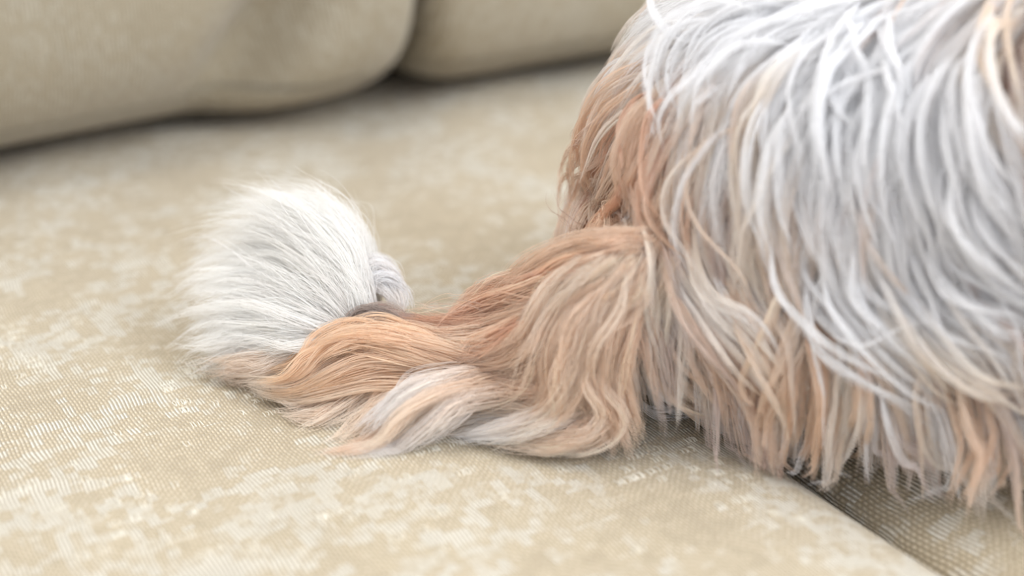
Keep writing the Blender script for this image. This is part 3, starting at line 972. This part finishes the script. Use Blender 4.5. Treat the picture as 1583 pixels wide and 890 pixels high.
acc_spec = [
    ([(1240, 470), (1225, 530), (1195, 590), (1180, 650)], CR, TN),
    ([(1245, 470), (1235, 550), (1225, 620), (1215, 700)], TN, TN),
    ([(1260, 480), (1275, 560), (1270, 640), (1260, 710)], TN, TL),
    ([(1560, 60), (1530, 110), (1545, 190), (1600, 260)], CR, W),
    ([(1583, 30), (1550, 60), (1540, 130), (1575, 200)], TL, CR),
    ([(1420, 90), (1400, 120), (1415, 170), (1450, 200)], W, W),
    ([(1370, 30), (1350, 80), (1360, 130), (1395, 160)], W, W),
    ([(1290, 60), (1292, 110), (1305, 150), (1330, 170)], W, W),
    ([(1470, 560), (1510, 620), (1500, 700), (1480, 780)], TL, TN),
    ([(1540, 600), (1560, 680), (1545, 730), (1530, 790)], CR, CR),
]
Ls, Cs = [], []
lastd = None
sweep = [  # long locks that sweep over the thigh and the saddle, read off the photograph
    ([(990, 370), (1008, 450), (1045, 530), (1100, 600), (1150, 650)], CR, W),
    ([(1015, 385), (1060, 465), (1115, 540), (1175, 615)], W, TN),
    ([(1040, 380), (1090, 450), (1150, 520), (1210, 590)], TN, TP),
    ([(1080, 390), (1130, 460), (1190, 530), (1235, 600)], W, CR),
    ([(985, 420), (994, 490), (1025, 560), (1080, 615), (1120, 640)], W, GY),
    ([(1000, 440), (1030, 510), (1085, 575), (1140, 630)], TN, CR),
    ([(1070, 350), (1110, 430), (1170, 500), (1215, 560)], CR, W),
    ([(1120, 400), (1165, 470), (1210, 550), (1225, 620)], TN, CR),
    ([(1000, 500), (1030, 560), (1080, 605), (1120, 635)], GY, W),
    ([(1240, 450), (1215, 520), (1190, 590), (1185, 650)], CR, TN),
    ([(1245, 460), (1230, 540), (1235, 620), (1215, 690)], TN, CR),
    ([(1255, 470), (1270, 550), (1262, 630), (1235, 700)], TN, TN),
    ([(1300, 500), (1310, 580), (1290, 650), (1260, 710)], CR, W),
    ([(1330, 520), (1335, 600), (1310, 670), (1285, 720)], TN, CR),
    ([(1350, 540), (1365, 620), (1400, 690), (1440, 730)], W, TP),
    ([(1400, 560), (1425, 640), (1470, 700), (1500, 740)], CR, W),
    ([(1500, 560), (1535, 640), (1520, 710), (1485, 780)], TL, TN),
    ([(1250, 380), (1262, 450), (1310, 520), (1380, 565), (1450, 600)], W, W),
    ([(1300, 350), (1318, 430), (1370, 500), (1440, 545)], W, W),
    ([(1340, 400), (1375, 480), (1440, 545), (1500, 590)], W, CR),
    ([(1380, 330), (1402, 420), (1460, 490), (1545, 525)], W, W),
    ([(1450, 340), (1482, 420), (1535, 475), (1600, 495)], W, W),
    ([(1420, 440), (1470, 520), (1540, 570), (1600, 590)], W, CR),
    ([(1500, 260), (1520, 340), (1570, 400), (1620, 430)], W, W),
    ([(1330, 60), (1290, 130), (1270, 220), (1285, 320)], W, W),
    ([(1400, 110), (1370, 190), (1365, 290), (1395, 380)], W, W),
    ([(1250, 120), (1210, 200), (1198, 300), (1212, 380)], W, W),
    ([(1480, 120), (1450, 210), (1460, 310), (1500, 400)], W, W),
    ([(1540, 90), (1515, 170), (1530, 270), (1590, 350)], W, W),
    ([(1200, 40), (1130, 60), (1080, 110), (1065, 165), (1076, 205)], W, W),
    ([(1230, 80), (1160, 110), (1112, 160), (1098, 215)], W, W),
    ([(1280, 90), (1210, 140), (1172, 205), (1160, 290)], W, CR),
    ([(1080, 150), (1040, 200), (1020, 270), (1025, 330)], TL, TN),
    ([(1030, 120), (985, 180), (960, 250), (950, 310)], TN, TN),
    ([(1060, 200), (1045, 270), (1055, 340), (1085, 400)], RU, TN),
    ([(1000, 180), (965, 240), (935, 300), (915, 345)], TP, TN),
]
acc_spec += [g for g in sweep for _ in range(2)]
for pts, c0, c1 in acc_spec:
    prev = None; P = []
    dep = None
    for k, (a, b) in enumerate(pts):
        s3 = surf(a, b, [.002, .010, .012, .008, .006][k])
        if s3 is None:
            d = ray(a, b); s3 = ORIG + d * dep
        dep = (s3 - ORIG) @ fwd
        s3[2] = max(s3[2], .001)
        P.append(s3)
    P = resample(np.array(P)[None], 6)[0]
    for k in range(5):
        wob = RNG.normal(0, .0016, P.shape); wob = (wob + np.roll(wob, 1, 0)) / 2
        off = RNG.normal(0, .0032, 3)
        mx = RNG.uniform(0, .4)
        Ls.append(P + off + wob + (P[-1] - P[0]) * RNG.uniform(-.12, .08)); Cs.append(np.stack([c0 * (1 - mx) + CREAM * mx if c0 is not W else c0, c1], -1))
h0 = surf(1120, 70, .004); dep = (h0 - ORIG) @ fwd
for k in range(3):
    hook = [h0] + [ORIG + ray(a, b) * (dep + .004) for a, b in ((1075, 70), (1035, 58), (1012, 35), (1001, 5), (1004, -25))]
    Ls.append(np.array(hook) + RNG.normal(0, .0008, 3)); Cs.append(np.stack([W, W], -1))
strands_from_locks(acc, np.array(Ls), np.array(Cs), 20, .0015, .0004, frizz=.0005, jit_len=.15)
# single fly-away hairs
ri = RNG.choice(NL, 500, replace=False)
G4, wv4 = grow(roots[ri], lenmul=1.1, lift=.013, curl=.8)
strands_from_locks(acc, G4, lock_colours(G4), 1, .0008, .0008, frizz=.003, hair_r=.00004)
stray = [([(905, 352, 6.6), (880, 345, 6.6), (862, 320, 7.0), (855, 285, 7.6)], RU * .5, RU * .6),
         ([(910, 355, 6.6), (885, 350, 6.6), (868, 325, 7.0), (872, 290, 7.6)], RU * .5, RU * .6),
         ([(840, 440, 4.6), (790, 425, 5.0), (745, 430, 5.0)], RU, RU),
         ([(760, 480, 3.8), (715, 470, 4.0), (680, 480, 3.8)], RU * .6, RU * .6),
         ([(560, 440, 3.8), (500, 370, 5.0), (440, 300, 6.0), (395, 250, 6.4)], W, W),
         ([(540, 400, 4.2), (500, 320, 5.6), (490, 270, 6.2)], W, W),
         ([(480, 380, 4.4), (410, 320, 5.2), (330, 275, 5.4)], W, W),
         ([(420, 420, 3.6), (340, 370, 4.0), (280, 365, 3.8)], W, W),
         ([(640, 470, 2.8), (690, 480, 2.6), (720, 500, 2.6)], CR, CR)]
traced(acc, stray, per=4, hairs=1, spread=.0018, width=.0005, tip=.0005, frizz=.001)
acc.build('stray_hair', dog, 'loose curled locks and fly-away single hairs')

# --- pale yarn floats of the seat weave --------------------------------------------
yarn_m = plain('yarn', (.74, .70, .60), .8, .1, 300)
yn = Coat(6)
PP, = ([],)
for k in range(2600):
    cu = round(random.uniform(-.16, .30) / .006) * .006
    cv = round(random.uniform(.20, .52) / .0055) * .0055
    if cu > SEAM - .028 and cu < SEAM + .028: continue
    x, y = uv2xy(cu, cv)
    dd = y * math.cos(PITCH) + CAM_H * math.sin(PITCH)
    if abs(dd - .487) > .075: continue
    if math.sin(cu * 61 + 1.3) * math.sin(cv * 47 + .6) + random.gauss(0, .5) < .35: continue
    nth = random.randint(2, 5)
    for j in range(nth):
        u = cu + j * .0012 + random.gauss(0, .0001)
        l = random.uniform(.0028, .0048); sk = random.gauss(0, .0004)
        pts = []
        for q_ in range(6):
            t = q_ / 5
            uu = u + sk * math.sin(t * 3.14); vv = cv + (t - .5) * l
            X = uv2xy(uu, vv)
            pts.append((X[0], X[1], float(seat_z(uu, vv)) + .00045 * math.sin(t * math.pi) - .00008))
        PP.append(pts)
PP = np.array(PP)
yn.add(PP, np.ones_like(PP), np.full(PP.shape[:2], .00020))
yo = yn.build('yarn_floats', None, None, yarn_m)
yo.parent = seatA
